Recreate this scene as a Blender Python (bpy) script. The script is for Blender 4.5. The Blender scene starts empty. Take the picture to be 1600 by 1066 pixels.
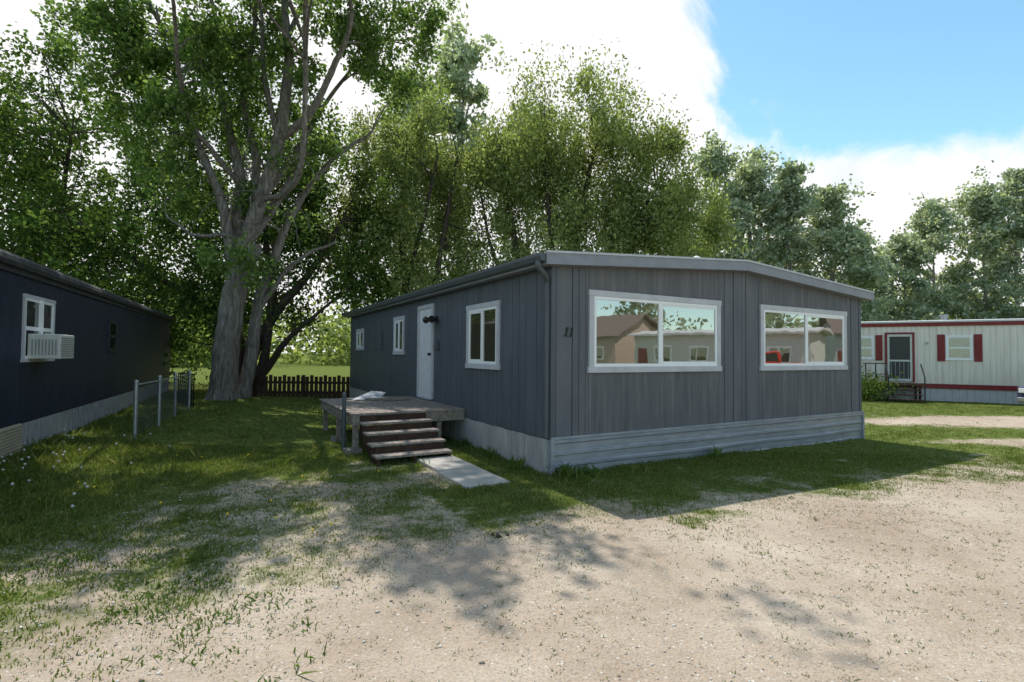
import bpy, math, random
import numpy as np
from mathutils import Vector, Matrix
rng=np.random.default_rng(11); random.seed(5)
S=bpy.context.scene
COL=S.collection
S.view_settings.view_transform='Standard'; S.view_settings.look='None'; S.view_settings.exposure=0

# ---------------------------------------------------------------- noise
_T=rng.random((256,256))
def vn(x,y,s,o=0):
    x=np.asarray(x,float)*s+o*17.3+1000; y=np.asarray(y,float)*s+o*9.1+1000
    xi=np.floor(x).astype(int); yi=np.floor(y).astype(int); fx=x-xi; fy=y-yi
    fx=fx*fx*(3-2*fx); fy=fy*fy*(3-2*fy)
    a=_T[xi%256,yi%256]; b=_T[(xi+1)%256,yi%256]; c=_T[xi%256,(yi+1)%256]; d=_T[(xi+1)%256,(yi+1)%256]
    return (a*(1-fx)+b*fx)*(1-fy)+(c*(1-fx)+d*fx)*fy
def fbm(x,y,s,o=0): return .5*vn(x,y,s,o)+.28*vn(x,y,s*2.1,o+1)+.22*vn(x,y,s*4.3,o+2)
def ss(x,a,b):
    t=np.clip((np.asarray(x,float)-a)/(b-a),0,1); return t*t*(3-2*t)

# ---------------------------------------------------------------- material helpers
def newmat(n):
    m=bpy.data.materials.new(n); m.use_nodes=True; nt=m.node_tree
    for k in list(nt.nodes): nt.nodes.remove(k)
    o=nt.nodes.new('ShaderNodeOutputMaterial'); return m,nt,o
def N(nt,t,**kw):
    n=nt.nodes.new(t)
    for k,v in kw.items():
        if k.startswith('i_'): n.inputs[k[2:].replace('_',' ')].default_value=v
        else: setattr(n,k,v)
    return n
def ramp(nt,stops,interp='LINEAR'):
    r=nt.nodes.new('ShaderNodeValToRGB'); e=r.color_ramp.elements; r.color_ramp.interpolation=interp
    while len(e)<len(stops): e.new(.5)
    for i,(p,c) in enumerate(stops): e[i].position=p; e[i].color=(c[0],c[1],c[2],1)
    return r
def surf(name,c1,c2,scale=8,stretch=(1,1,1),rough=.7,bump=.2,bscale=60,metal=0,spec=.3,c3=None,bdist=.01):
    m,nt,o=newmat(name); L=nt.links.new
    tc=N(nt,'ShaderNodeTexCoord'); mp=N(nt,'ShaderNodeMapping'); mp.inputs['Scale'].default_value=stretch
    L(tc.outputs['Object'],mp.inputs['Vector'])
    n=N(nt,'ShaderNodeTexNoise',i_Scale=scale,i_Detail=5,i_Roughness=.65); L(mp.outputs[0],n.inputs['Vector'])
    st=[(.3,c1),(.7,c2)] if c3 is None else [(.28,c1),(.55,c2),(.75,c3)]
    r=ramp(nt,st); L(n.outputs['Fac'],r.inputs[0])
    n2=N(nt,'ShaderNodeTexNoise',i_Scale=bscale,i_Detail=2); L(mp.outputs[0],n2.inputs['Vector'])
    bp=N(nt,'ShaderNodeBump',i_Strength=bump,i_Distance=bdist); L(n2.outputs['Fac'],bp.inputs['Height'])
    if rough>=.85:
        b=N(nt,'ShaderNodeBsdfDiffuse'); L(r.outputs[0],b.inputs[0])
    else:
        b=N(nt,'ShaderNodeBsdfPrincipled'); b.inputs['Roughness'].default_value=rough; b.inputs['Metallic'].default_value=metal
        b.inputs['Specular IOR Level'].default_value=spec; L(r.outputs[0],b.inputs['Base Color'])
    L(bp.outputs[0],b.inputs['Normal']); L(b.outputs[0],o.inputs[0]); return m
def leafmat(name,cols,trans=.45):
    m,nt,o=newmat(name); L=nt.links.new
    g=N(nt,'ShaderNodeNewGeometry'); r=ramp(nt,[(i/(len(cols)-1),c) for i,c in enumerate(cols)])
    L(g.outputs['Random Per Island'],r.inputs[0])
    d=N(nt,'ShaderNodeBsdfDiffuse'); t=N(nt,'ShaderNodeBsdfTranslucent')
    mx=N(nt,'ShaderNodeMixRGB',blend_type='MULTIPLY'); mx.inputs[0].default_value=1; mx.inputs[2].default_value=(1.5,1.55,.85,1)
    L(r.outputs[0],d.inputs[0]); L(r.outputs[0],mx.inputs[1]); L(mx.outputs[0],t.inputs[0])
    a=N(nt,'ShaderNodeMixShader'); a.inputs[0].default_value=trans; L(d.outputs[0],a.inputs[1]); L(t.outputs[0],a.inputs[2])
    L(a.outputs[0],o.inputs[0]); return m
def glassmat(name,col,refl=.42):
    m,nt,o=newmat(name); L=nt.links.new
    d=N(nt,'ShaderNodeBsdfDiffuse'); d.inputs[0].default_value=(*col,1)
    g=N(nt,'ShaderNodeBsdfGlossy',i_Roughness=.015); g.inputs[0].default_value=(.95,.95,.92,1)
    f=N(nt,'ShaderNodeFresnel',i_IOR=1.5)
    tc=N(nt,'ShaderNodeTexCoord'); nz=N(nt,'ShaderNodeTexNoise',i_Scale=1.3,i_Detail=2); L(tc.outputs['Object'],nz.inputs['Vector'])
    bp=N(nt,'ShaderNodeBump',i_Strength=.12,i_Distance=.02); L(nz.outputs['Fac'],bp.inputs['Height']); L(bp.outputs[0],g.inputs['Normal'])
    mr=N(nt,'ShaderNodeMapRange'); mr.inputs[1].default_value=0; mr.inputs[2].default_value=1; mr.inputs[3].default_value=refl; mr.inputs[4].default_value=1
    L(f.outputs[0],mr.inputs[0])
    a=N(nt,'ShaderNodeMixShader'); L(mr.outputs[0],a.inputs[0]); L(d.outputs[0],a.inputs[1]); L(g.outputs[0],a.inputs[2])
    L(a.outputs[0],o.inputs[0]); return m

# ---------------------------------------------------------------- mesh helpers
def npmesh(name,V,F,mat,parent=None,smooth=False):
    V=np.asarray(V,np.float32); F=np.asarray(F,np.int32); k=F.shape[1]
    me=bpy.data.meshes.new(name); me.vertices.add(len(V)); me.vertices.foreach_set('co',V.ravel())
    me.loops.add(F.size); me.loops.foreach_set('vertex_index',F.ravel())
    me.polygons.add(len(F)); me.polygons.foreach_set('loop_start',np.arange(0,F.size,k,dtype=np.int32))
    me.polygons.foreach_set('loop_total',np.full(len(F),k,np.int32))
    me.update(calc_edges=True); me.validate()
    if smooth: me.polygons.foreach_set('use_smooth',np.ones(len(me.polygons),bool))
    me.materials.append(mat); o=bpy.data.objects.new(name,me); COL.objects.link(o)
    if parent: o.parent=parent
    return o
def pymesh(name,V,F,mat,parent=None,smooth=False,bev=0):
    me=bpy.data.meshes.new(name); me.from_pydata([tuple(v) for v in V],[],F); me.update()
    import bmesh
    bm=bmesh.new(); bm.from_mesh(me); bmesh.ops.recalc_face_normals(bm,faces=bm.faces); bm.to_mesh(me); bm.free()
    if smooth:
        for p in me.polygons: p.use_smooth=True
    me.materials.append(mat); o=bpy.data.objects.new(name,me); COL.objects.link(o)
    if parent: o.parent=parent
    if bev:
        b=o.modifiers.new('bevel','BEVEL'); b.width=bev; b.segments=2; b.limit_method='ANGLE'
    return o
def empty(name,loc=(0,0,0),rz=0):
    e=bpy.data.objects.new(name,None); e.location=loc; e.rotation_euler=(0,0,rz); COL.objects.link(e); e.empty_display_size=.3; return e
class B:
    def __init__(s): s.V=[]; s.F=[]
    def box(s,x0,x1,y0,y1,z0,z1):
        n=len(s.V); s.V+=[(x,y,z) for z in (z0,z1) for x,y in ((x0,y0),(x1,y0),(x1,y1),(x0,y1))]
        s.F+=[tuple(n+i for i in f) for f in ((0,3,2,1),(4,5,6,7),(0,1,5,4),(1,2,6,5),(2,3,7,6),(3,0,4,7))]
    def hexa(s,pts):
        n=len(s.V); s.V+=pts; s.F+=[tuple(n+i for i in f) for f in ((0,3,2,1),(4,5,6,7),(0,1,5,4),(1,2,6,5),(2,3,7,6),(3,0,4,7))]
    def prism(s,prof,ax,c0,c1):
        n=len(s.V); k=len(prof)
        for c in (c0,c1):
            for a,b in prof: s.V.append((a,c,b) if ax=='y' else (c,a,b))
        s.F.append(tuple(range(n,n+k))); s.F.append(tuple(range(n+2*k-1,n+k-1,-1)))
        for i in range(k): j=(i+1)%k; s.F.append((n+i,n+j,n+k+j,n+k+i))
    def cyl(s,c,r,h,ax='z',n=14,r2=None):
        r2=r if r2 is None else r2; b=len(s.V)
        for kk,rr in ((0,r),(1,r2)):
            for i in range(n):
                t=2*math.pi*i/n; p=(rr*math.cos(t),rr*math.sin(t),h*kk)
                if ax=='x': p=(p[2],p[0],p[1])
                if ax=='y': p=(p[0],p[2],p[1])
                s.V.append((c[0]+p[0],c[1]+p[1],c[2]+p[2]))
        s.F.append(tuple(range(b+n-1,b-1,-1))); s.F.append(tuple(range(b+n,b+2*n)))
        for i in range(n): j=(i+1)%n; s.F.append((b+i,b+j,b+n+j,b+n+i))
    def make(s,name,mat,parent=None,bev=0,smooth=False): return pymesh(name,s.V,s.F,mat,parent,smooth,bev)

def tube(acc,pts,rad,n=6):
    pts=np.asarray(pts,float); k=len(pts); base=acc['n']
    T=np.gradient(pts,axis=0); T/=np.linalg.norm(T,axis=1)[:,None]+1e-9
    up=np.array([.3,.9,.2]); A=np.cross(T,up); A/=np.linalg.norm(A,axis=1)[:,None]+1e-9; Bb=np.cross(T,A)
    th=np.linspace(0,2*np.pi,n,endpoint=False)
    R=np.asarray(rad)[:,None,None]
    if n>=14: R=R*(1+.07*np.sin(th*5+.6)+.05*np.sin(th*9+2))[None,:,None]
    V=pts[:,None,:]+R*(np.cos(th)[None,:,None]*A[:,None,:]+np.sin(th)[None,:,None]*Bb[:,None,:])
    acc['V'].append(V.reshape(-1,3))
    i=np.arange(k-1)[:,None]*n; j=np.arange(n)[None,:]; j2=(j+1)%n
    F=np.stack([i+j,i+j2,i+n+j2,i+n+j],-1).reshape(-1,4)+base
    acc['F'].append(F); acc['n']+=k*n
def smoothpath(P,m=6):
    P=np.asarray(P,float); Q=np.vstack([2*P[0]-P[1],P,2*P[-1]-P[-2]]); out=[]
    for i in range(1,len(Q)-2):
        for t in np.linspace(0,1,m,endpoint=False):
            a,b,c,d=Q[i-1:i+3]
            out.append(.5*((2*b)+(-a+c)*t+(2*a-5*b+4*c-d)*t*t+(-a+3*b-3*c+d)*t**3))
    out.append(P[-1]); return np.array(out)

# ---------------------------------------------------------------- materials
M_side=surf('siding_paint',(.070,.082,.096),(.098,.112,.128),3,(1,1,.25),.5,.25,70)
M_front=surf('siding_weathered',(.092,.098,.11),(.125,.13,.143),2.2,(1.6,1.6,.35),.62,.35,70,c3=(.165,.158,.156))
M_panel=surf('siding_panel_faded',(.088,.09,.098),(.13,.13,.138),2.6,(5,5,.4),.7,.35,70,c3=(.205,.19,.18))
M_dark=surf('dark_gap',(.02,.02,.022),(.03,.03,.033))
M_fascia=surf('fascia_metal',(.2,.212,.235),(.25,.262,.285),4,rough=.45)
M_drip=surf('drip_edge_metal',(.4,.41,.43),(.5,.51,.53),4,rough=.4)
M_gutter=surf('gutter_metal',(.07,.078,.087),(.09,.1,.11),4,rough=.4)
M_roof=surf('roof_metal',(.5,.5,.5),(.6,.6,.6),2,rough=.5)
M_skirtm=surf('skirt_metal',(.22,.24,.275),(.36,.385,.43),2.5,(1,1,4),.36,.2,30,metal=.35)
M_skirtw=surf('skirt_board',(.25,.25,.25),(.40,.39,.38),4,(2,2,.4),.8,.3,50)
M_trimw=surf('window_trim',(.42,.42,.44),(.52,.52,.54),5,rough=.5,bump=.1)
M_vinyl=surf('white_vinyl',(.78,.78,.78),(.84,.84,.84),5,rough=.35,bump=.02)
M_glass=glassmat('window_glass',(.085,.075,.045),.40)
M_glass2=glassmat('window_glass_dark',(.02,.022,.02),.10)
M_door=surf('door_white',(.6,.6,.62),(.68,.68,.7),4,rough=.45,bump=.05)
M_black=surf('black_metal',(.012,.012,.012),(.02,.02,.02),6,rough=.4)
M_mesh=surf('insect_screen',(.05,.05,.05),(.085,.085,.08),30,rough=.8)
M_wood=surf('weathered_wood',(.14,.115,.095),(.29,.25,.22),5,(4,1,4),.85,.5,60,c3=(.4,.36,.32))
M_woodd=surf('dark_stained_wood',(.035,.022,.018),(.085,.055,.042),5,rough=.85,bump=.4)
M_conc=surf('concrete',(.34,.32,.29),(.48,.45,.41),5,rough=.9,bump=.4,bscale=90)
M_navy=surf('navy_metal',(.011,.016,.034),(.018,.025,.048),3,(1,1,.3),.5,.15,20)
M_navytrim=surf('dark_trim',(.02,.022,.028),(.06,.06,.065),8,rough=.6)
M_foundw=surf('old_skirt_board',(.2,.21,.22),(.4,.4,.4),6,(2,2,.5),.85,.4,50)
M_cream=surf('cream_siding',(.62,.56,.49),(.78,.72,.65),4,(3,3,.25),.5,.1,30)
M_red=surf('dark_red_paint',(.17,.015,.018),(.23,.028,.03),6,rough=.5,bump=.1)
M_galv=surf('galvanised_metal',(.26,.27,.28),(.38,.39,.40),6,rough=.4,metal=.5,bump=.1)
M_acw=surf('ac_plastic',(.5,.5,.47),(.6,.6,.56),5,rough=.5,bump=.05)
M_tan=surf('tan_metal',(.3,.26,.18),(.38,.33,.24),6)
M_bark=surf('cottonwood_bark',(.07,.06,.052),(.2,.175,.155),7,(2,2,.35),.95,1,9,c3=(.34,.31,.285),bdist=.06)
M_bark2=surf('dark_bark',(.04,.033,.028),(.1,.082,.07),9,(2,2,.5),.95,1,30)
M_bark3=surf('pale_bark',(.2,.18,.16),(.36,.33,.3),6,(1,1,.5),.95,.5,30)
L_cot=leafmat('cottonwood_leaves',[(.07,.12,.035),(.105,.17,.05),(.155,.23,.075),(.24,.31,.13)],.5)
L_elm=leafmat('elm_leaves',[(.045,.08,.022),(.08,.13,.036),(.125,.18,.055)],.45)
L_wil=leafmat('willow_leaves',[(.13,.165,.055),(.185,.23,.08),(.25,.295,.12),(.34,.375,.19)],.48)
L_pop=leafmat('poplar_leaves',[(.18,.22,.15),(.26,.31,.22),(.37,.42,.32),(.58,.61,.55)],.42)
L_grass=leafmat('grass_blades',[(.075,.11,.025),(.11,.155,.035),(.15,.195,.05),(.28,.255,.13)],.4)
L_weed=leafmat('weed_leaves',[(.06,.11,.028),(.10,.155,.04),(.14,.19,.055)],.35)

# ---------------------------------------------------------------- camera
cam=bpy.data.cameras.new('camera'); cam.lens=18.22; cam.sensor_width=36; cam.clip_end=3000; cam.clip_start=.05
co=bpy.data.objects.new('camera',cam); COL.objects.link(co)
co.matrix_world=Matrix.Translation((0,0,1.63))@Matrix.Rotation(math.radians(91.485),4,'X')@Matrix.Rotation(math.radians(.5),4,'Z')
S.camera=co

# ---------------------------------------------------------------- sun and sky
EL=math.radians(59); sx,sy=-.439,.899
sd=Vector((sx*math.cos(EL),sy*math.cos(EL),math.sin(EL)))
sl=bpy.data.lights.new('sun','SUN'); sl.energy=5.0; sl.angle=math.radians(.5); sl.color=(1,.955,.89)
so=bpy.data.objects.new('sun',sl); COL.objects.link(so); so.rotation_euler=sd.to_track_quat('Z','Y').to_euler(); so.location=(-10,20,40)
W=bpy.data.worlds.new('World'); S.world=W; W.use_nodes=True; nt=W.node_tree; L=nt.links.new
for k in list(nt.nodes): nt.nodes.remove(k)
out=N(nt,'ShaderNodeOutputWorld'); sky=N(nt,'ShaderNodeTexSky'); sky.sky_type='NISHITA'; sky.sun_disc=False
sky.sun_elevation=EL; sky.sun_rotation=math.atan2(sx,sy)%(2*math.pi); sky.air_density=1; sky.dust_density=.6; sky.altitude=1300
bg=N(nt,'ShaderNodeBackground'); bg.inputs[1].default_value=.15
hs=N(nt,'ShaderNodeMixRGB',blend_type='MULTIPLY'); hs.inputs[0].default_value=1; hs.inputs[2].default_value=(1.5,1.85,1.6,1)
L(sky.outputs[0],hs.inputs[1]); L(hs.outputs[0],bg.inputs[0])
cb=N(nt,'ShaderNodeBackground'); 
tc=N(nt,'ShaderNodeTexCoord')
sub=N(nt,'ShaderNodeVectorMath',operation='SUBTRACT'); sub.inputs[1].default_value=(.61,.617,.498); L(tc.outputs['Generated'],sub.inputs[0])
mul=N(nt,'ShaderNodeVectorMath',operation='MULTIPLY'); mul.inputs[1].default_value=(1,1,1.7); L(sub.outputs[0],mul.inputs[0])
ln=N(nt,'ShaderNodeVectorMath',operation='LENGTH'); L(mul.outputs[0],ln.inputs[0])
nz=N(nt,'ShaderNodeTexNoise',i_Scale=5,i_Detail=9,i_Roughness=.6,i_Distortion=.7); L(tc.outputs['Generated'],nz.inputs['Vector'])
ma=N(nt,'ShaderNodeMath',operation='MULTIPLY_ADD'); ma.inputs[1].default_value=.44; ma.inputs[2].default_value=-.215; L(nz.outputs['Fac'],ma.inputs[0])
ad=N(nt,'ShaderNodeMath',operation='ADD'); L(ln.outputs['Value'],ad.inputs[0]); L(ma.outputs[0],ad.inputs[1])
mr=N(nt,'ShaderNodeMapRange',interpolation_type='SMOOTHSTEP'); mr.inputs[1].default_value=.36; mr.inputs[2].default_value=.46; L(ad.outputs[0],mr.inputs[0])
sep=N(nt,'ShaderNodeSeparateXYZ'); L(tc.outputs['Generated'],sep.inputs[0])
my=N(nt,'ShaderNodeMapRange',interpolation_type='SMOOTHSTEP'); my.inputs[1].default_value=-.15; my.inputs[2].default_value=.3; my.inputs[3].default_value=.3; L(sep.outputs[1],my.inputs[0])
mz=N(nt,'ShaderNodeMapRange',interpolation_type='SMOOTHSTEP'); mz.inputs[1].default_value=.62; mz.inputs[2].default_value=.82; mz.inputs[3].default_value=1; mz.inputs[4].default_value=.3; L(sep.outputs[2],mz.inputs[0])
m1=N(nt,'ShaderNodeMath',operation='MULTIPLY'); L(mr.outputs[0],m1.inputs[0]); L(my.outputs[0],m1.inputs[1])
m2=N(nt,'ShaderNodeMath',operation='MULTIPLY'); L(m1.outputs[0],m2.inputs[0]); L(mz.outputs[0],m2.inputs[1])
nz2=N(nt,'ShaderNodeTexNoise',i_Scale=4,i_Detail=7,i_Roughness=.6); L(tc.outputs['Generated'],nz2.inputs['Vector'])
cr=ramp(nt,[(.3,(.78,.84,.91)),(.52,(1,1,1))]); L(nz2.outputs['Fac'],cr.inputs[0]); L(cr.outputs[0],cb.inputs[0]); cb.inputs[1].default_value=1.08
mxs=N(nt,'ShaderNodeMixShader'); L(m2.outputs[0],mxs.inputs[0]); L(bg.outputs[0],mxs.inputs[1]); L(cb.outputs[0],mxs.inputs[2]); L(mxs.outputs[0],out.inputs[0])

# ---------------------------------------------------------------- site frames
CX,CY=.54,7.05; RH=math.radians(29.5)
ux,uy=-.4924,.8704; vx,vy=.8704,.4924
def toH(x,y): dx=x-CX; dy=y-CY; return dx*vx+dy*vy, dx*ux+dy*uy
P2=(-10.7,14.8); R2=math.radians(25.7)
def toT2(x,y):
    dx=x-P2[0]; dy=y-P2[1]; c,s=math.cos(R2),math.sin(R2); return dx*c+dy*s,-dx*s+dy*c
def gz(x,y):
    x=np.asarray(x,float); y=np.asarray(y,float)
    z=.10*ss(-x,4.5,7.5)-.07*ss(x,3,8)
    near=1-ss(np.hypot(x,y),25,60)
    return z+near*(.05*(fbm(x,y,.35,3)-.5)+.012*(fbm(x,y,2.5,5)-.5))
def grassd(x,y):
    x=np.asarray(x,float); y=np.asarray(y,float)
    line=np.interp(x,[-6,-4,-2.07,-1.13,.53,2.07,7.85,20,60],[-4,.3,2.6,3.7,5.0,5.2,7.0,11,28])
    n1=fbm(x,y,.9,1); n2=fbm(x,y,3.1,2); n3=fbm(x,y,1.4,31)
    e=y-line+(n1-.5)*2.6
    g=.41*ss(e,-.6,1.2)
    g=g+.5*ss(-x+(n1-.5)*2,3.2,4.9)+.5*ss(y-.15*x+(n3-.5)*3,6.8,8.8)
    a,b=toH(x,y)
    g=g+.35*np.exp(-np.maximum(-a,0)*1.3)*(b>-.5)*(a<0)*(b<13)+.46*np.exp(-(np.maximum(-b,0)/1.9)**2)*(b<0)*(a>-1.8)*(a<11)
    g=g*(.12+1.05*n2+.72*n3)
    g=g+.06*ss(e,-2.5,0)*ss(n2,.5,.7)
    drive=np.exp(-(((x-14.5)/6)**2+((y-13.9)/1.5)**2)**2)+.8*np.exp(-(((x-10.5)/2.8)**2+((y-10.6)/.6)**2)**2)
    g=g*(1-.93*np.clip(drive,0,1))
    return np.clip(g,0,1)

# ---------------------------------------------------------------- ground sheet
def axis(c,n,lim): 
    t=np.linspace(-1,1,n); k=7.2; return c+np.sinh(t*k)/np.sinh(k)*lim
gx=axis(1,440,900); gy=axis(6,440,900)
X,Y=np.meshgrid(gx,gy,indexing='ij'); Z=gz(X,Y)
n=len(gx); V=np.stack([X,Y,Z],-1).reshape(-1,3)
i=np.arange(n-1)[:,None]*n; j=np.arange(n-1)[None,:]
F=np.stack([i+j,i+n+j,i+n+j+1,i+j+1],-1).reshape(-1,4)
mg,nt,o=newmat('ground_dirt_and_grass'); L=nt.links.new
at=N(nt,'ShaderNodeAttribute',attribute_name='grass'); tc=N(nt,'ShaderNodeTexCoord')
na=N(nt,'ShaderNodeTexNoise',i_Scale=9,i_Detail=6,i_Roughness=.75); L(tc.outputs['Object'],na.inputs['Vector'])
nb=N(nt,'ShaderNodeTexNoise',i_Scale=.7,i_Detail=6,i_Roughness=.65); L(tc.outputs['Object'],nb.inputs['Vector'])
nc=N(nt,'ShaderNodeTexNoise',i_Scale=60,i_Detail=3,i_Roughness=.75); L(tc.outputs['Object'],nc.inputs['Vector'])
vo=N(nt,'ShaderNodeTexVoronoi',i_Scale=46); L(tc.outputs['Object'],vo.inputs['Vector'])
sepv=N(nt,'ShaderNodeSeparateColor'); L(vo.outputs['Color'],sepv.inputs[0])
dirt=ramp(nt,[(.3,(.34,.265,.198)),(.5,(.435,.355,.275)),(.7,(.53,.45,.36))]); L(nb.outputs['Fac'],dirt.inputs[0])
fine=ramp(nt,[(.3,(.6,.57,.55)),(.52,(1,1,1)),(.75,(1.1,1.1,1.1))]); L(nc.outputs['Fac'],fine.inputs[0])
dm=N(nt,'ShaderNodeMixRGB',blend_type='MULTIPLY'); dm.inputs[0].default_value=.85; L(dirt.outputs[0],dm.inputs[1]); L(fine.outputs[0],dm.inputs[2])
peb=ramp(nt,[(.78,(0,0,0)),(.80,(1,1,1))],'CONSTANT'); L(sepv.outputs[0],peb.inputs[0])
pin=N(nt,'ShaderNodeMath',operation='LESS_THAN'); pin.inputs[1].default_value=.34; L(vo.outputs['Distance'],pin.inputs[0])
pm=N(nt,'ShaderNodeMath',operation='MULTIPLY'); L(peb.outputs[0],pm.inputs[0]); L(pin.outputs[0],pm.inputs[1])
pcol=ramp(nt,[(0,(.22,.19,.17)),(.5,(.42,.38,.34)),(1,(.62,.58,.52))]); L(sepv.outputs[1],pcol.inputs[0])
dp=N(nt,'ShaderNodeMixRGB'); L(pm.outputs[0],dp.inputs[0]); L(dm.outputs[0],dp.inputs[1]); L(pcol.outputs[0],dp.inputs[2])
gr=ramp(nt,[(.28,(.055,.06,.025)),(.45,(.10,.13,.035)),(.6,(.145,.175,.05)),(.75,(.235,.225,.11))]); L(na.outputs['Fac'],gr.inputs[0])
s1=N(nt,'ShaderNodeMath',operation='MULTIPLY_ADD'); s1.inputs[1].default_value=1.25; s1.inputs[2].default_value=-.12; L(at.outputs['Fac'],s1.inputs[0])
s2=N(nt,'ShaderNodeMath',operation='SUBTRACT'); L(s1.outputs[0],s2.inputs[0]); L(na.outputs['Fac'],s2.inputs[1])
s3=N(nt,'ShaderNodeMapRange'); s3.inputs[1].default_value=-.22; s3.inputs[2].default_value=.16; L(s2.outputs[0],s3.inputs[0])
gm=N(nt,'ShaderNodeMixRGB'); L(s3.outputs[0],gm.inputs[0]); L(dp.outputs[0],gm.inputs[1]); L(gr.outputs[0],gm.inputs[2])
pb=N(nt,'ShaderNodeBsdfDiffuse'); L(gm.outputs[0],pb.inputs[0])
hm=N(nt,'ShaderNodeMath',operation='MULTIPLY_ADD'); hm.inputs[1].default_value=.35; L(nc.outputs['Fac'],hm.inputs[0]); L(na.outputs['Fac'],hm.inputs[2])
bm2=N(nt,'ShaderNodeBump',i_Strength=.65,i_Distance=.045); L(hm.outputs[0],bm2.inputs['Height']); L(bm2.outputs[0],pb.inputs['Normal'])
L(pb.outputs[0],o.inputs[0])
g=npmesh('ground',V,F,mg,smooth=True)
ga=g.data.attributes.new('grass','FLOAT','POINT'); gd=grassd(X,Y); far=ss(np.hypot(X,Y),22,30); gd=np.maximum(gd,far)
ga.data.foreach_set('value',gd.ravel().astype(np.float32))

# ---------------------------------------------------------------- window builder
def window(par,mp,a0,a1,z0,z1,panes=2,trim=.085,mt=None,mv=None,mg=None,base=.018,horiz=False,name='window'):
    mt=mt or M_trimw; mv=mv or M_vinyl; mg=mg or M_glass
    def add(b,A0,A1,o0,o1,Z0,Z1):
        p=[mp(A,O,Zz) for Zz in (Z0,Z1) for A,O in ((A0,o0),(A1,o0),(A1,o1),(A0,o1))]; b.hexa(p)
    t=B()
    if trim>0:
        add(t,a0-.02,a1+.02,base-.01,base+.034,z0,z0+trim); add(t,a0-.01,a1+.01,base-.01,base+.032,z1-trim,z1)
        add(t,a0,a0+trim,base-.01,base+.028,z0+trim,z1-trim); add(t,a1-trim,a1,base-.01,base+.028,z0+trim,z1-trim)
        t.make(name+'_trim',mt,par,.003)
    A0,A1,Z0,Z1=a0+trim,a1-trim,z0+trim,z1-trim
    f=B(); w=.045
    add(f,A0,A1,base-.01,base+.022,Z0,Z0+w); add(f,A0,A1,base-.01,base+.022,Z1-w,Z1)
    add(f,A0,A0+w,base-.01,base+.020,Z0+w,Z1-w); add(f,A1-w,A1,base-.01,base+.020,Z0+w,Z1-w)
    if not horiz:
        for k in range(1,panes):
            c=A0+(A1-A0)*k/panes; add(f,c-.035,c+.035,base-.01,base+.024,Z0+w,Z1-w)
            add(f,c+.035,c+.06,base-.01,base+.014,Z0+w,Z1-w)
            add(f,c+.06,A1-w,base-.01,base+.014,Z0+w,Z0+w+.03); add(f,c+.06,A1-w,base-.01,base+.014,Z1-w-.03,Z1-w)
    else:
        c=(Z0+Z1)/2; add(f,A0+w,A1-w,base-.01,base+.024,c-.03,c+.03)
    f.make(name+'_frame',mv,par,.003)
    gl=B(); add(gl,A0+w*.5,A1-w*.5,base-.006,base+.006,Z0+w*.5,Z1-w*.5); gl.make(name+'_glass',mg,par)

# ---------------------------------------------------------------- grey double-wide
H=empty('mobile_home',(CX,CY,0),RH)
Wd,Ln=7.75,12.3; RX=Wd/2
def under(x): return 2.86+.27*(1-abs(x-RX)/RX)
core=B(); core.prism([(0.0,.45),(Wd,.45),(Wd,2.87),(RX,3.14),(0,2.87)],'y',0,Ln); core.make('wall_core',M_dark,H)
fe=[0.06,.33,.45,.56,.62,1.30,2.0,2.70,3.35,3.50,3.72,3.94,4.05,4.40,4.50,5.2,5.85,6.5,7.14,7.22,7.38,7.56,7.69]
fb=B(); fp=B()
for k,(a,b) in enumerate(zip(fe[:-1],fe[1:])):
    a1,b1=a+.0035,b-.0035; d=.018+.001*(k%3)
    if b-a>.4: a1,b1=a+.0012,b-.0012
    za,zb=under(a1)-.01,under(b1)-.01
    (fp if b-a>.4 else fb).hexa([(a1,-d,.47),(b1,-d,.47),(b1,0.001,.47),(a1,0.001,.47),(a1,-d,za),(b1,-d,zb),(b1,0.001,zb),(a1,0.001,za)])
fb.make('front_siding',M_front,H,.003); fp.make('front_panels',M_panel,H,.002)
cb_=B(); cb_.box(-.024,.055,-.026,-.0005,.47,2.87); cb_.box(Wd-.055,Wd+.024,-.026,-.0005,.47,2.87)
cb_.box(-.0245,-.0005,0,.06,.47,2.86); cb_.make('corner_trim',M_side,H,.004)
bt=B()
for a in (.345,.455,3.5,3.73,4.06,7.4): bt.box(a-.012,a+.012,-.030,-.021,.48,under(a)-.03)
bt.make('battens',M_front,H,.002)
sb=B(); b0=.06; k=0
ws=[.1,.2,.3,.2,.2,.3,.2,.1,.2,.3]
while b0<Ln-.02:
    b1=min(b0+ws[k%10],Ln); d=.017+.001*(k%3)
    sb.box(-d,.001,b0+.006,b1-.006,.47,2.86); b0=b1; k+=1
sb.make('side_siding',M_side,H,.004)
nl_=B()
for b in np.arange(.4,Ln,.4):
    for z in np.arange(.6,2.8,.3): nl_.box(-.021,-.016,b-.05,b-.042,z,z+.008)
nl_.make('nail_heads',M_dark,H)
sr=B(); b0=0
while b0<Ln-.02: sr.box(Wd-.001,Wd+.018,b0+.004,min(b0+.2,Ln)-.004,.47,2.86); b0+=.2
sr.make('right_siding',M_side,H,.003)
rf=B(); ov=.2
rf.prism([(-ov,2.93),(RX,3.20),(Wd+ov,2.93),(Wd+ov,2.98),(RX,3.255),(-ov,2.98)],'y',-.17,Ln+.15); rf.make('roof',M_roof,H)
fa=B()
zt=lambda x:2.975+.27*(1-abs(x-RX)/(RX+ov))+.0
xs=np.linspace(-ov-.01,Wd+ov+.01,13)
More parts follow.
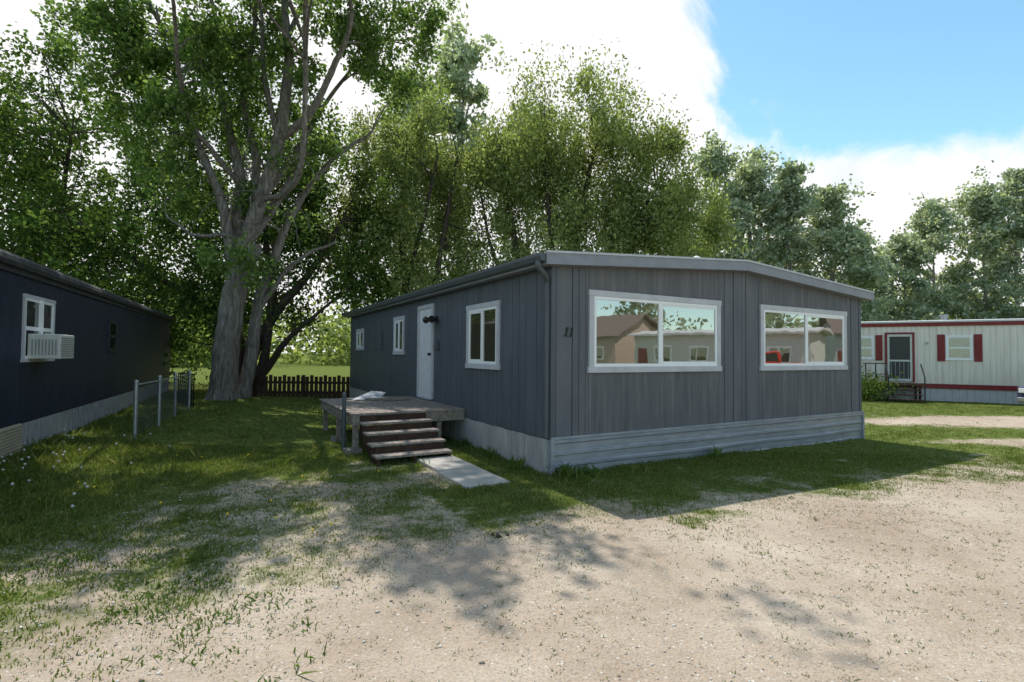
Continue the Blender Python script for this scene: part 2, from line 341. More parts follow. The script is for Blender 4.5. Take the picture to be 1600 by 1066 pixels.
for a,b in zip(xs[:-1],xs[1:]):
    fa.hexa([(a,-.19,zt(a)-.15),(b,-.19,zt(b)-.15),(b,-.172,zt(b)-.15),(a,-.172,zt(a)-.15),(a,-.19,zt(a)+.01),(b,-.19,zt(b)+.01),(b,-.172,zt(b)+.01),(a,-.172,zt(a)+.01)])
    fa.hexa([(a,-.172,zt(a)-.152),(b,-.172,zt(b)-.152),(b,-.001,zt(b)-.152),(a,-.001,zt(a)-.152),(a,-.172,zt(a)-.135),(b,-.172,zt(b)-.135),(b,-.001,zt(b)-.135),(a,-.001,zt(a)-.135)])
fa.make('front_fascia',M_fascia,H)
dr=B()
for a,b in zip(xs[:-1],xs[1:]):
    dr.hexa([(a,-.205,zt(a)+.0),(b,-.205,zt(b)+.0),(b,-.16,zt(b)+.0),(a,-.16,zt(a)+.0),(a,-.205,zt(a)+.03),(b,-.205,zt(b)+.03),(b,-.16,zt(b)+.035),(a,-.16,zt(a)+.035)])
dr.make('drip_edge',M_drip,H)
sf=B(); sf.box(-ov,-.001,0,Ln+.1,2.84,2.86); sf.box(-ov-.001,-ov+.018,-.16,Ln+.12,2.83,2.97); sf.box(Wd+.001,Wd+ov,0,Ln+.1,2.84,2.86); sf.box(Wd+ov-.018,Wd+ov+.001,-.16,Ln+.12,2.83,2.97)
sf.make('eave_soffit',M_fascia,H)
gu=B(); gp=[(-ov-.003,2.97),(-ov-.11,2.975),(-ov-.11,2.93),(-ov-.085,2.87),(-ov-.003,2.86)]
gu.prism(gp,'y',-.17,Ln+.12); gu.make('gutter',M_gutter,H,.006)
acc=dict(V=[],F=[],n=0)
tube(acc,smoothpath([(-.27,-.08,2.87),(-.27,-.08,2.80),(-.14,-.03,2.70),(-.06,.04,2.62),(-.055,.04,2.4),(-.055,.04,1.5),(-.055,.04,.5)],5),[.042]*31,8)
npmesh('downspout',np.vstack(acc['V']),np.vstack(acc['F']),M_gutter,H,True)
vt=B(); vt.cyl((RX+.0,.9,3.2),.14,.22,'z',16); vt.cyl((RX,.9,3.42),.2,.10,'z',16,.02); vt.cyl((2.2,5.5,3.0),.06,.5); vt.make('roof_vent',M_roof,H)
fm=lambda a,o,z:(a,-o,z); sm=lambda b,o,z:(-o,b,z)
window(H,fm,.61,3.37,1.38,2.56,base=.022); window(H,fm,4.43,7.19,1.38,2.56,base=.022)
window(H,sm,1.45,2.70,1.38,2.50,base=.02); window(H,sm,6.37,7.21,1.6,2.55,base=.02); window(H,sm,10.4,11.35,1.72,2.4,base=.02)
d=B(); d.box(-.03,-.019,4.47,5.25,.70,2.60); d.make('door',M_door,H)
dp_=B()
for (b0,b1) in ((4.55,4.83),(4.89,5.17)):
    for (z0,z1) in ((.85,1.35),(1.5,2.1),(2.2,2.5)): dp_.box(-.038,-.0305,b0,b1,z0,z1)
dp_.make('door_panels',M_door,H,.006)
dt=B(); dt.box(-.055,-.012,4.38,4.465,.68,2.69); dt.box(-.055,-.012,5.255,5.34,.68,2.69); dt.box(-.056,-.012,4.465,5.255,2.605,2.69); dt.box(-.07,-.012,4.465,5.255,.66,.698); dt.make('door_frame',M_trimw,H,.004)
kn=B(); kn.cyl((-.09,4.55,1.62),.03,.06,'x'); kn.make('door_knob',M_black,H)
pl=B(); pl.cyl((-.05,4.22,2.36),.06,.03,'x'); pl.box(-.12,-.04,4.20,4.24,2.34,2.38); pl.cyl((-.20,4.05,2.33),.075,.13,'y',14,.04); pl.cyl((-.20,4.26,2.33),.04,.13,'y',14,.075); pl.box(-.2,-.1,4.17,4.27,2.31,2.37); pl.make('porch_light',M_black,H,.004)
mb=B(); mb.box(-.08,-.02,4.08,4.22,1.72,1.90); mb.box(-.05,-.02,8.3,8.32,1.7,2.2); mb.make('utility_box',M_gutter,H,.006)
hp=B(); hp.box(-.03,-.019,8.3,9.5,1.75,2.2); hp.make('service_panel',M_side,H,.004)
hn=B()
for a in (.215,.30):
    s_=.03
    def P_(u,w,o): return (a+u+s_*w/.125,-o,1.885+w)
    def q4(u0,u1,w0,w1): hn.hexa([P_(u0,w0,.035),P_(u1,w0,.035),P_(u1,w0,.025),P_(u0,w0,.025),P_(u0,w1,.035),P_(u1,w1,.035),P_(u1,w1,.025),P_(u0,w1,.025)])
    q4(-.010,.010,.012,.128); q4(-.026,.026,0,.0118); q4(-.028,-.0105,.098,.112)
hn.make('house_number_11',M_black,H)
def ribbed(name,x0,x1,zt,zb,out,ph,mat,par,mapf,sag=.012):
    prof=[(0,0),(.06,0),(.09,.022),(.15,.022),(.18,0),(.34,0),(.37,.022),(.43,.022),(.46,0),(.60,0),(.63,.022),(.69,.022),(.72,0),(.86,0),(.89,.022),(.94,.022),(1,0)]
    nx=70; nz=len(prof); V=[];F=[]
    for i in range(nx+1):
        a=x0+(x1-x0)*i/nx
        for f,rib in prof:
            z=zb+(zt-zb)*f+sag*math.sin(a*1.9+ph)*(1-f)
            V.append(mapf(a,out+rib+.016*math.sin(a*2.3)*(1-f),z))
    for i in range(nx):
        for j in range(nz-1):
            p=i*nz+j; F.append((p,p+nz,p+nz+1,p+1))
    return pymesh(name,V,F,mat,par)
ribbed('front_skirt',-.02,Wd+.03,.5,-.12,.03,0,M_skirtm,H,fm)
ct=B(); ct.box(-.03,Wd+.04,-.058,-.022,.478,.515); ct.box(-.04,.02,-.066,.01,-.1,.48); ct.box(Wd+.0,Wd+.05,-.066,.01,-.2,.48)
ct.make('skirt_trim',M_skirtm,H,.004)
sk=B(); b0=.03; k=0
while b0<Ln:
    w=.18+.03*((k*7)%3); sk.box(-.02-.003*(k%2),.03,b0+.003,min(b0+w,Ln)-.003,-.1,.47-.004*(k%3)); b0+=w; k+=1
sk.make('side_skirt',M_skirtw,H,.003)
sk=B(); sk.box(Wd-.03,Wd+.02,.02,Ln,-.2,.47); sk.box(0,Wd,Ln-.02,Ln+.02,-.2,.47); sk.make('rear_skirt',M_skirtw,H)

# ---------------------------------------------------------------- deck and steps
D=empty('wooden_deck',(CX,CY,0),RH)
dk=B(); b0=2.75; k=0; DZ=.64
while b0<5.75:
    dk.box(-2.05+.01*((k*5)%3),-.03,b0+.004,b0+.136,DZ-.035+.002*(k%2),DZ+.002*(k%2)); b0+=.14; k+=1
dk.make('deck_boards',M_wood,D,.004)
dj=B(); dj.box(-2.02,-.03,2.77,2.81,.44,DZ-.037); dj.box(-2.02,-1.98,2.811,5.72,.44,DZ-.037); dj.box(-2.02,-.03,5.722,5.76,.44,DZ-.037)
for b in (3.4,4.1,4.8): dj.box(-1.979,-.04,b,b+.04,.46,DZ-.037)
dj.make('deck_joists',M_wood,D,.003)
ps=B()
for (a,b) in ((-1.95,2.86),(-1.95,5.6),(-.5,2.86),(-.9,5.6),(-1.95,4.2)): ps.box(a-.045,a+.045,b-.045,b+.045,-.1,.455)
for (a,b) in ((-2.0,2.83),(-1.95,4.2)): ps.box(a-.13,a+.13,b-.13,b+.13,-.08,.07)
ps.make('deck_posts',M_wood,D,.004)
rp=B(); rp.cyl((-2.1,3.05,-.1),.035,1.05,'z',12); rp.cyl((-2.1,3.05,.95),.035,.03,'z',12,.01); rp.make('rail_post',M_gutter,D)
st=B(); sr_=B()
for k in range(1,5):
    z=.128*k; bb=2.75-.28*(5-k)
    st.box(-1.93,-.74,bb+.003,bb+.275,z-.035,z)
    sr_.box(-1.88,-.79,bb+.255,bb+.272,z,z+.09)
st.make('step_treads',M_wood,D,.005)
for a in (-1.91,-1.36,-.81):
    pr=[(2.765,.6)]
    for k in range(4,0,-1):
        bb=2.75-.28*(5-k); pr+=[(bb+.28,.128*k-.037),(bb+.01,.128*k-.037)]
    pr+=[(1.64,-.03),(1.9,-.03),(2.765,.3)]
    sr_.prism(pr,'x',a,a+.04)
sr_.make('step_stringers',M_woodd,D)
bd=B(); bd.hexa([(-1.5,5.2,.66),(-1.0,5.0,.66),(-.99,5.02,.66),(-1.49,5.22,.66),(-1.0,5.6,.80),(-.7,5.5,.77),(-.69,5.52,.77),(-.99,5.62,.80)])
bd.make('leaning_board',M_trimw,D)
lb=B(); lb.box(-1.3,-.6,4.9,4.95,.66,.70); lb.box(-1.0,-.4,4.7,4.82,.66,.69); lb.make('loose_boards',M_wood,D)

pth=empty('concrete_path',(CX,CY,0),RH)
c=B(); c.box(-1.30,-.72,.80,1.72,-.1,.045); c.box(-1.32,-.71,-.14,.785,-.1,.035); c.make('slabs',M_conc,pth,.01)

# ---------------------------------------------------------------- navy trailer on the left
T=empty('mobile_home',(P2[0],P2[1],0),R2)
n0,n1=-12.5,5.8; w=4.3
c=B(); c.prism([(0,.55),(0,2.82),(-w/2,3.0),(-w,2.82),(-w,.55)],'y',n0,n1); c.make('wall_core',M_navytrim,T)
c=B(); b0=n0; k=0
while b0<n1:
    c.box(.0005,.016+.0012*(k%2),b0+.003,min(b0+.12,n1)-.003,.55,2.80); b0+=.12; k+=1
b0=-w
while b0<0: c.box(b0+.002,min(b0+.12,0)-.002,n1+.0005,n1+.016,.55,2.80); b0+=.12
c.make('siding',M_navy,T,.003)
c=B(); c.prism([(.10,2.80),(.12,2.86),(.10,2.93),(.03,2.99),(-w/2,3.08),(-w-.08,2.95),(-w-.08,2.80),(-w/2,2.99),(.02,2.80)],'y',n0-.1,n1+.12); c.make('roof',M_navytrim,T)
c=B(); c.box(.018,.05,n0,n1,2.72,2.80); c.make('eave_trim',M_navytrim,T)
c=B(); c.cyl((-1.2,-2.5,2.95),.08,.35); c.cyl((-1.2,-2.5,3.3),.11,.05); c.cyl((-1.6,1.5,2.95),.12,.25); c.cyl((-.9,3.2,2.95),.06,.3); c.make('roof_vents',M_galv,T)
c=B(); b0=n0; k=0
while b0<n1:
    c.box(-.02-.004*(k%2),.0-.003*(k%3),b0+.004,min(b0+.3+.1*(k%3),n1)-.004,-.1,.53); b0+=.3+.1*(k%3); k+=1
c.make('skirt',M_foundw,T,.003)
tm=lambda b,o,z:(o,b,z)
window(T,tm,-7.95,-6.7,1.45,2.47,base=.018,trim=.05,mt=M_trimw,mg=M_glass2,horiz=True)
window(T,tm,-3.2,-2.4,1.6,2.35,base=.018,trim=.04,mt=M_navytrim,mv=M_navytrim,mg=M_glass2,horiz=True)
c=B(); c.box(.02,.07,-7.35,-7.29,1.5,2.42); c.make('window_mullion',M_vinyl,T)
c=B(); c.box(.03,.42,-7.78,-7.12,1.50,1.88); c.make('air_conditioner_case',M_acw,T,.015)
c=B()
for q in range(9): c.box(.421,.428,-7.74,-7.16,1.54+q*.035,1.555+q*.035)
for q in range(8): c.box(.08+q*.04,.10+q*.04,-7.784,-7.781,1.56,1.80)
c.make('air_conditioner_louvres',M_galv,T)
c=B(); c.box(.03,.035,-7.1,-6.78,1.52,1.92); c.make('window_filler',M_trimw,T)
c=B()
for q in range(10): c.hexa([(.01,-9.6,.12+q*.045),(.05,-9.6,.10+q*.045),(.05,-7.9,.10+q*.045),(.01,-7.9,.12+q*.045),(.01,-9.6,.15+q*.045),(.05,-9.6,.12+q*.045),(.05,-7.9,.12+q*.045),(.01,-7.9,.15+q*.045)])
c.make('louvred_vent',M_tan,T)

# ---------------------------------------------------------------- cream trailer on the right
R3=math.radians(-30)
T3=empty('mobile_home',(14.7,22,-.07),R3)
a0,a1,w=-6,10.5,4.2
c=B(); c.box(a0,a1,0,w,.5,3.08); c.make('wall_core',M_cream,T3)
V=[];F=[]; nx=int((a1-a0)/.025)
for i in range(nx+1):
    a=a0+(a1-a0)*i/nx; ph=(a/.2)%1; o=.03+(.016 if ph<.5 else 0)
    V+=[(a,-o,.62),(a,-o,3.05)]
for i in range(nx): F.append((2*i,2*i+2,2*i+3,2*i+1))
pymesh('siding',V,F,M_cream,T3)
c=B(); c.box(a0-.1,a1+.1,-.10,-.0,2.98,3.12); c.make('red_eave',M_red,T3,.01)
c=B(); c.prism([(-.12,3.125),(-.12,3.19),(w/2,3.34),(w+.12,3.19),(w+.12,3.125)],'x',a0-.12,a1+.12); c.make('roof',M_roof,T3)
c=B(); c.box(a0,a1,-.09,-.0,.50,.68); c.make('red_band',M_red,T3)
c=B(); b0=a0
k=0
while b0<a1: c.box(b0,b0+.11,-.03-.012*(k%2),.02,-.15,.498); b0+=.112; k+=1
c.make('skirt',M_trimw,T3)
window(T3,fm,-.35,.55,1.62,2.6,base=.045,trim=.05,mt=M_vinyl,mg=M_glass2,horiz=True); window(T3,fm,2.88,3.70,1.62,2.6,base=.045,trim=.05,mt=M_vinyl,mg=M_glass2,horiz=True)
window(T3,fm,7.0,8.2,1.62,2.6,base=.045,trim=.05,mt=M_vinyl,mg=M_glass2,horiz=True)
c=B()
for a in (.60,2.62,3.74,-.62,6.7,8.25):
    c.box(a,a+.24,-.075,-.04,1.58,2.64)
    for q in range(12): c.box(a+.03,a+.21,-.083,-.0755,1.64+q*.08,1.68+q*.08)
c.box(.92,.99,-.085,-.04,.72,2.74); c.box(1.83,1.90,-.085,-.04,.72,2.74); c.box(.991,1.829,-.085,-.04,2.67,2.74)
c.make('red_shutters_and_door_trim',M_red,T3)
c=B(); c.box(.995,1.825,-.055,-.04,.72,2.665); c.make('screen_door_mesh',M_mesh,T3)
c=B(); 
for (p,q,z0,z1) in ((1.0,1.07,.74,2.66),(1.75,1.82,.74,2.66),(1.07,1.75,.74,.85),(1.07,1.75,1.55,1.62),(1.07,1.75,2.57,2.66)): c.box(p,q,-.075,-.056,z0,z1)
for q in range(5): c.box(1.12+q*.14,1.13+q*.14,-.07,-.056,.85,1.55)
c.make('screen_door_frame',M_acw,T3)
c=B()
for q in range(8): c.box(-.28,.48,-.068,-.065,1.72+q*.1,1.75+q*.1); c.box(2.95,3.63,-.068,-.065,1.72+q*.1,1.75+q*.1)
c.make('blinds',M_acw,T3)
c=B(); c.box(.15,1.95,-1.2,-.1,.60,.66)
for (a,b) in ((.2,-1.15),(1.9,-1.15),(.2,-.2),(1.9,-.2)): c.box(a-.04,a+.04,b-.04,b+.04,-.1,.599)
for q in range(3): c.box(.9,1.9,-1.45-.28*q,-1.2-.28*q,.43-.17*q,.47-.17*q)
c.box(.86,.9,-2.0,-1.2,.0,.12); c.make('porch_steps',M_woodd,T3)
c=B()
for a in (.17,.5,.83): c.box(a-.02,a+.02,-1.2,-1.16,.66,1.45)
c.box(.16,.85,-1.21,-1.165,1.45,1.49); c.box(.155,.185,-1.165,-.1,1.45,1.48); c.box(.16,.85,-1.2,-1.17,1.03,1.06)
for a in (.83,1.93): c.box(a-.02,a+.02,-2.0,-1.96,0,.95); c.hexa([(a-.02,-2.0,.93),(a+.02,-2.0,.93),(a+.02,-1.2,1.43),(a-.02,-1.2,1.43),(a-.02,-2.0,.97),(a+.02,-2.0,.97),(a+.02,-1.2,1.47),(a-.02,-1.2,1.47)])
c.make('porch_rail',M_black,T3)
c=B(); c.cyl((2.3,-.09,2.3),.05,.05,'y'); c.cyl((3.2,2,3.25),.12,.25); c.cyl((3.2,2,3.5),.16,.06); c.make('fittings',M_galv,T3)

# ---------------------------------------------------------------- buildings across the road (seen in the window reflections)
def simple_house(loc,rz,lx,ly,h,rh,mw,mr,nm='house'):
    E=empty(nm,loc,rz); c=B(); c.box(-lx/2,lx/2,-ly/2,ly/2,-.2,h); c.make('walls',mw,E)
    c=B(); c.prism([(-ly/2-.4,h-.02),(0,h+rh),(ly/2+.4,h-.02),(ly/2+.4,h+.12),(0,h+rh+.15),(-ly/2-.4,h+.12)],'x',-lx/2-.4,lx/2+.4); c.make('roof',mr,E)
    c=B(); c.prism([(-ly/2,h-.03),(0,h+rh-.03),(ly/2,h-.03)],'x',-lx/2+.01,lx/2-.01); c.make('gable',mw,E)
    for a in np.arange(-lx/2+1.2,lx/2-1.5,2.6): 
        window(E,lambda A,o,z:(A,-ly/2-o,z),a,a+1.3,1.2,2.3,base=0,trim=.08,mt=M_vinyl,mg=M_glass2)
    c=B(); c.box(lx/2-1.2,lx/2-.3,-ly/2-.05,-ly/2+.01,.1,2.1); c.make('door',M_red,E)
    return E
M_pink=surf('tan_siding',(.42,.33,.27),(.5,.4,.33),3); M_shin=surf('brown_shingles',(.12,.09,.08),(.2,.15,.13),9)
simple_house((40,-9,0),math.radians(-75),12,8,3.0,2.2,M_pink,M_shin)
simple_house((34,4,0),math.radians(-80),12,4,3.1,.3,M_acw,M_roof,'mobile_home')
simple_house((46,17,0),math.radians(-95),13,8,3.4,2.4,M_trimw,M_shin)

def paint(name,c):
    m,nt,o=newmat(name); b=N(nt,'ShaderNodeBsdfPrincipled'); b.inputs['Base Color'].default_value=(*c,1); b.inputs['Roughness'].default_value=.3; b.inputs['Coat Weight'].default_value=.6
    n=N(nt,'ShaderNodeTexNoise',i_Scale=40); bp=N(nt,'ShaderNodeBump',i_Strength=.02); nt.links.new(n.outputs[0],bp.inputs['Height']); nt.links.new(bp.outputs[0],b.inputs['Normal']); nt.links.new(b.outputs[0],o.inputs[0]); return m
M_rub=surf('tyre_rubber',(.015,.015,.015),(.03,.03,.03)); 
def vehicle(nm,loc,rz,mat,kind):
    E=empty(nm,loc,rz); L_=4.7
    if kind=='suv':
        body=[(0,.35),(.02,.85),(.9,1.0),(1.05,1.02),(4.55,1.05),(4.65,.8),(4.68,.35)]
        cab=[(1.0,1.02),(1.7,1.62),(4.2,1.62),(4.5,1.04)]
    else:
        body=[(0,.4),(.02,.95),(1.2,1.08),(3.0,1.08),(3.02,1.05),(5.2,1.05),(5.25,.45)]
        cab=[(1.2,1.07),(1.75,1.65),(2.95,1.65),(3.05,1.07)]; L_=5.25
    c=B(); c.prism(body,'y',-.9,.9); c.make('body',mat,E,.06)
    c=B(); c.prism(cab,'y',-.74,.74); c.make('cab',mat,E,.05)
    c=B(); cx=(cab[0][0]+cab[3][0])/2; cz=1.33
    g=[((x-cx)*.88+cx,(z-cz)*.72+cz) for x,z in cab]; c.prism(g,'y',-.755,.755); c.make('side_glass',M_glass2,E)
    c=B(); 
    (xa,za),(xb,zb)=cab[0],cab[1]; c.hexa([(xa+.05,-.66,za+.04),(xa+.05,.66,za+.04),(xa+.1,.66,za+.04),(xa+.1,-.66,za+.04),(xb-.06,-.6,zb-.06),(xb-.06,.6,zb-.06),(xb,.6,zb-.06),(xb,-.6,zb-.06)]); c.make('windscreen',M_glass2,E)
    c=B(); h=B()
    for x in (.9,L_-1.0):
        for y in (-.92,.70): c.cyl((x,y,.34),.34,.22,'y',24); h.cyl((x,y-.01 if y<0 else y+.21,.34),.19,.02,'y',16)
    c.make('tyres',M_rub,E,.02); h.make('hubcaps',M_galv,E)
    c=B(); c.box(-.04,.05,-.85,.85,.38,.52); c.box(L_-.06,L_+.03,-.85,.85,.38,.52); c.make('bumpers',M_galv,E,.02)
    c=B(); c.box(-.012,.05,-.82,-.5,.66,.80); c.box(-.012,.05,.5,.82,.66,.80); c.make('headlamps',M_vinyl,E,.01)
vehicle('parked_car',(15.75,15.2,-.07),math.radians(8),paint('blue_paint',(.03,.045,.09)),'suv')
M_cr=paint('red_paint',(.55,.015,.012))
vehicle('pickup_truck',(27,5.0,.25),math.radians(78),M_cr,'pickup'); vehicle('parked_car',(27.5,11.4,.25),math.radians(88),M_cr,'suv')
# gravel bank the far vehicles stand on
bk=B(); bk.prism([(24.2,-.2),(25.2,.245),(30.2,.245),(31.2,-.2)],'y',1.5,18); bk.make('gravel_bank',M_conc)

# ---------------------------------------------------------------- fences
FZ=lambda x,y:float(gz(x,y))
CF=empty('chain_link_fence')
c=B(); fpts=[(-6.65,9.2),(-7.25,10.7),(-7.9,12.2),(-8.5,13.7)]
for (x,y) in fpts: c.cyl((x,y,FZ(x,y)-.05),.032,1.05,'z',10); c.cyl((x,y,FZ(x,y)+1.0),.04,.04,'z',10,.02)
c.make('posts',M_galv,CF,smooth=False)
acc=dict(V=[],F=[],n=0)
for (p,q) in zip(fpts[:-1],fpts[1:]):
    z=.10+.93
    tube(acc,[(p[0],p[1],z+.0),(q[0],q[1],z+.0)],[.016,.016],6)
npmesh('top_rail',np.vstack(acc['V']),np.vstack(acc['F']),M_galv,CF)
acc=dict(V=[],F=[],n=0)
p=np.array([*fpts[0],.14]); q=np.array([*fpts[-1],.14]); Lf=np.linalg.norm(q-p); dirf=(q-p)/Lf; hh=.86; stp=.10
for s in np.arange(-hh,Lf,stp):
    for sg in (1,-1):
        a0_,a1_=s,s+hh; z0_,z1_=(0,hh) if sg>0 else (hh,0)
        t0=max(0,-a0_)/hh; t1=min(1,(Lf-a0_)/hh)
        if t1<=t0: continue
        P=[p+dirf*(a0_+hh*t)+np.array([0,0,z0_+(z1_-z0_)*t]) for t in (t0,t1)]
        tube(acc,P,[.0026,.0026],3)
npmesh('wire_mesh',np.vstack(acc['V']),np.vstack(acc['F']),M_gutter,CF)
G=empty('metal_gate'); c=B()
for t in np.linspace(0,1,9):
    x=-8.75-1.0*t; y=14.3+.9*t; c.box(x-.012,x+.012,y-.012,y+.012,.1,1.02)
c.make('bars',M_black,G)
acc=dict(V=[],F=[],n=0)
for z in (.2,1.0): tube(acc,[(-8.73,14.28,z),(-9.77,15.22,z)],[.02,.02],6)
npmesh('rails',np.vstack(acc['V']),np.vstack(acc['F']),M_black,G)
PF=empty('picket_fence'); c=B()
x=-9.0; k=0
while x<-5.55:
    y=17.9+.12*(x+9)/3; h=.80+.04*math.sin(k*2.1)+.02*((k*7)%3); c.box(x,x+.115,y,y+.02,-.05,h); x+=.155; k+=1
c.box(-9,-5.55,18.04,18.08,.2,.28); c.box(-9,-5.55,18.04,18.08,.55,.63)
for x in (-9,-7.3,-5.6): c.box(x,x+.09,18.05,18.14,-.1,.85)
c.make('pickets',M_woodd,PF)

# ---------------------------------------------------------------- trees
def ell(c,r,n,shell=.55,seed=0,gap=.0):
    out=[]; c=np.array(c); r=np.array(r)
    while len(out)<n:
        d=rng.normal(size=3); d/=np.linalg.norm(d); rad=rng.random()**shell
        p=c+d*r*rad
        if p[2]<1.0: continue
        out.append(p)
    return np.array(out)
def tree(name,limbs,clusters,crad,nleaf,lsize,lm,bm,droop=.3,twigs=3,seed=0,asp=.55,twr=1.0,wob=.03):
    E=empty(name); acc=dict(V=[],F=[],n=0); sk=[];skr=[]
    for P,r0,r1 in limbs:
        Q=smoothpath(P,9); k=len(Q); Q=Q+np.cumsum(rng.normal(0,wob,Q.shape),0)*.6*np.linspace(0,1,k)[:,None]
        R=np.linspace(r0,r1,k)*(1+rng.normal(0,.04,k))
        if P[0][2]<=.2: R[:6]*=np.array([1.55,1.35,1.2,1.12,1.06,1.02])
        tube(acc,Q,R,16 if r0>.3 else 9); m=Q[:,2]>1.8
        if m.any(): sk.append(Q[m]); skr.append(R[m])
    sk=np.vstack(sk); skr=np.concatenate(skr)
    Ls=[]
    for c in clusters:
        d=np.linalg.norm(sk-c,axis=1)+.8*np.maximum(0,sk[:,2]-c[2]+.3); k=int(np.argmin(d)); s=sk[k]; dist=np.linalg.norm(s-c)
        mid=(s+c)/2+np.array([0,0,.12*dist])+rng.normal(0,.08*dist,3)
        r=min(skr[k]*.6,.018+.012*dist)
        tube(acc,smoothpath([s,mid,c],4),np.linspace(r,.008,9),5)
        cr=crad*rng.uniform(.6,1.35)
        for _ in range(twigs):
            e=c+rng.normal(0,.6,3)*cr; tube(acc,[mid*.4+c*.6,(c+e)/2,e],np.array([.012,.008,.004])*twr,3)
        ns=6; sub=c+rng.normal(0,.58,(ns,3))*cr*np.array([1,1,.8])
        nl=int(nleaf*rng.uniform(.7,1.2)); idx=rng.integers(0,ns,nl)
        pos=sub[idx]+rng.normal(0,.3,(nl,3))*cr*np.array([1,1,1+droop])
        pos[:,2]-=droop*np.abs(rng.normal(0,.4,nl))*cr
        Ls.append(pos)
    P=np.vstack(Ls); n=len(P)
    a=rng.normal(size=(n,3)); a[:,2]-=droop*1.5; a/=np.linalg.norm(a,axis=1)[:,None]
    b=np.cross(a,rng.normal(size=(n,3))); b/=np.linalg.norm(b,axis=1)[:,None]
    s=(lsize*rng.uniform(.6,1.3,n))[:,None]
    V=np.stack([P-a*s*.5,P+b*s*asp*.5-a*s*.08,P+a*s*.5,P-b*s*asp*.5-a*s*.08],1).reshape(-1,3)
    F=np.arange(4*n).reshape(n,4)
    npmesh('foliage',V,F,lm,E); npmesh('trunk_and_limbs',np.vstack(acc['V']),np.vstack(acc['F']),bm,E,True)
    return n
tot=0
# 1. cottonwood
D1=16.7
def q(px,py,dy=0): 
    d=D1+dy; return ((px-800)/810*d,d,1.63+(551-py)/810*d)
limbs=[([q(350,632),q(352,540),q(360,450),q(375,380)],.40,.33),
 ([q(378,634,.5),q(392,560,.7),q(398,480,.9),(q(422,400,1)),q(452,320,1.1),q(500,240,1.2),q(560,190,1.4)],.24,.05),
 ([q(398,490,.9),q(440,430,1),q(480,395,1.1),q(530,370,1.2)],.12,.03),
 ([q(375,390),q(402,310,-.2),q(430,215,-.3),q(443,100,0),q(436,0,.2),q(430,-130,.3)],.26,.08),
 ([q(360,450),q(385,340,.4),q(395,250,.5),q(372,150,.6),q(385,40,.6),q(390,-80,.6)],.2,.04),
 ([q(362,430),q(371,290,.2),q(352,210,.5),q(330,120,.8),(-10.5,18,13),(-11.5,18.5,16)],.22,.05),
 ([q(362,420),q(340,310,-.4),q(305,225,-.2),q(268,120,.4),q(240,20,.6)],.18,.03),
 ([q(380,385),q(418,330,.5),q(455,262,.8),q(478,190,.8),q(505,110,1)],.15,.03),
 ([q(430,215,-.3),q(480,170,-1),q(520,90,-1.6),q(545,10,-2),(-4.6,13.5,14)],.13,.04),
 ([q(402,310,-.2),q(450,250,.6),q(490,180,1.2),q(560,90,1.5),q(640,30,1.8)],.12,.03),
 ([q(330,130,.8),q(260,60,.2),q(215,-20,0),q(160,-90,0)],.12,.03),
 ([q(375,375),q(345,366,-.5),q(305,368,-1),q(272,350,-1.3),q(255,330,-1.5)],.08,.02),
 ([q(402,310,-.2),q(440,300,-1),q(466,240,-2),(-5.6,13.4,10.5),(-4.6,11.5,12.0),(-3.5,10,12.6)],.11,.03),
 ([q(373,290,.2),q(320,230,-.6),q(280,170,-1.5),(-9,13.5,10.5),(-8,11.5,12)],.10,.03),
 ([q(430,215,-.3),q(405,120,0),q(395,20,.3),q(380,-80,.5)],.11,.03),
 ([q(436,60,.1),q(480,-40,.5),q(540,-140,.5)],.09,.03)]
for _ in range(30):
    px,py=rng.uniform(340,450),rng.uniform(210,370); e1=px+rng.normal(0,45); e2=py+rng.uniform(-10,50)
    limbs.append(([q(px,py,-.3),q((px+e1)/2,py-10,-.6),q(e1,e2,-.9)],.028,.006))
cl=[]
for (px,py,dy,n_,rx,rz_) in ((250,40,.3,17,2.4,1.6),(420,30,.5,15,2.2,1.8),(560,30,0,11,1.8,1.5),(330,150,.6,9,2.0,1.5),(470,150,.4,7,1.3,1.3),(240,200,0,9,1.5,1.3),(290,290,-.6,6,1.2,.8),(480,240,0,3,.8,.8),(170,110,.5,9,1.5,1.2),(640,40,.9,7,1.2,.9),(310,90,-1.2,8,1.5,1.5),(430,330,.8,3,.9,.6),(600,110,1,5,1,.8),(385,415,-.4,3,.5,.35),(120,30,.5,5,1.2,.8)):
    cl.append(ell(q(px,py,dy),(rx,1.6,rz_),n_,.5))
cl.append(ell((-8.5,17,15.5),(6,4,3.2),40,.5))
ov_=[]
while len(ov_)<46:
    ax,ay=rng.uniform(-6.2,.3),rng.uniform(3.9,8.6)
    if ax<-2.2 and ay<4.4 and rng.random()<.5: continue
    z=rng.uniform(9.5,14); x=ax+sx*z/1.664; y=ay+sy*z/1.664
    if z>2.4+.70*y: ov_.append((x,y,z))
cl.append(np.array(ov_))
tot+=tree('cottonwood_tree',limbs,np.vstack(cl),.6,400,.13,L_cot,M_bark,.15,4,asp=.8,wob=.035)
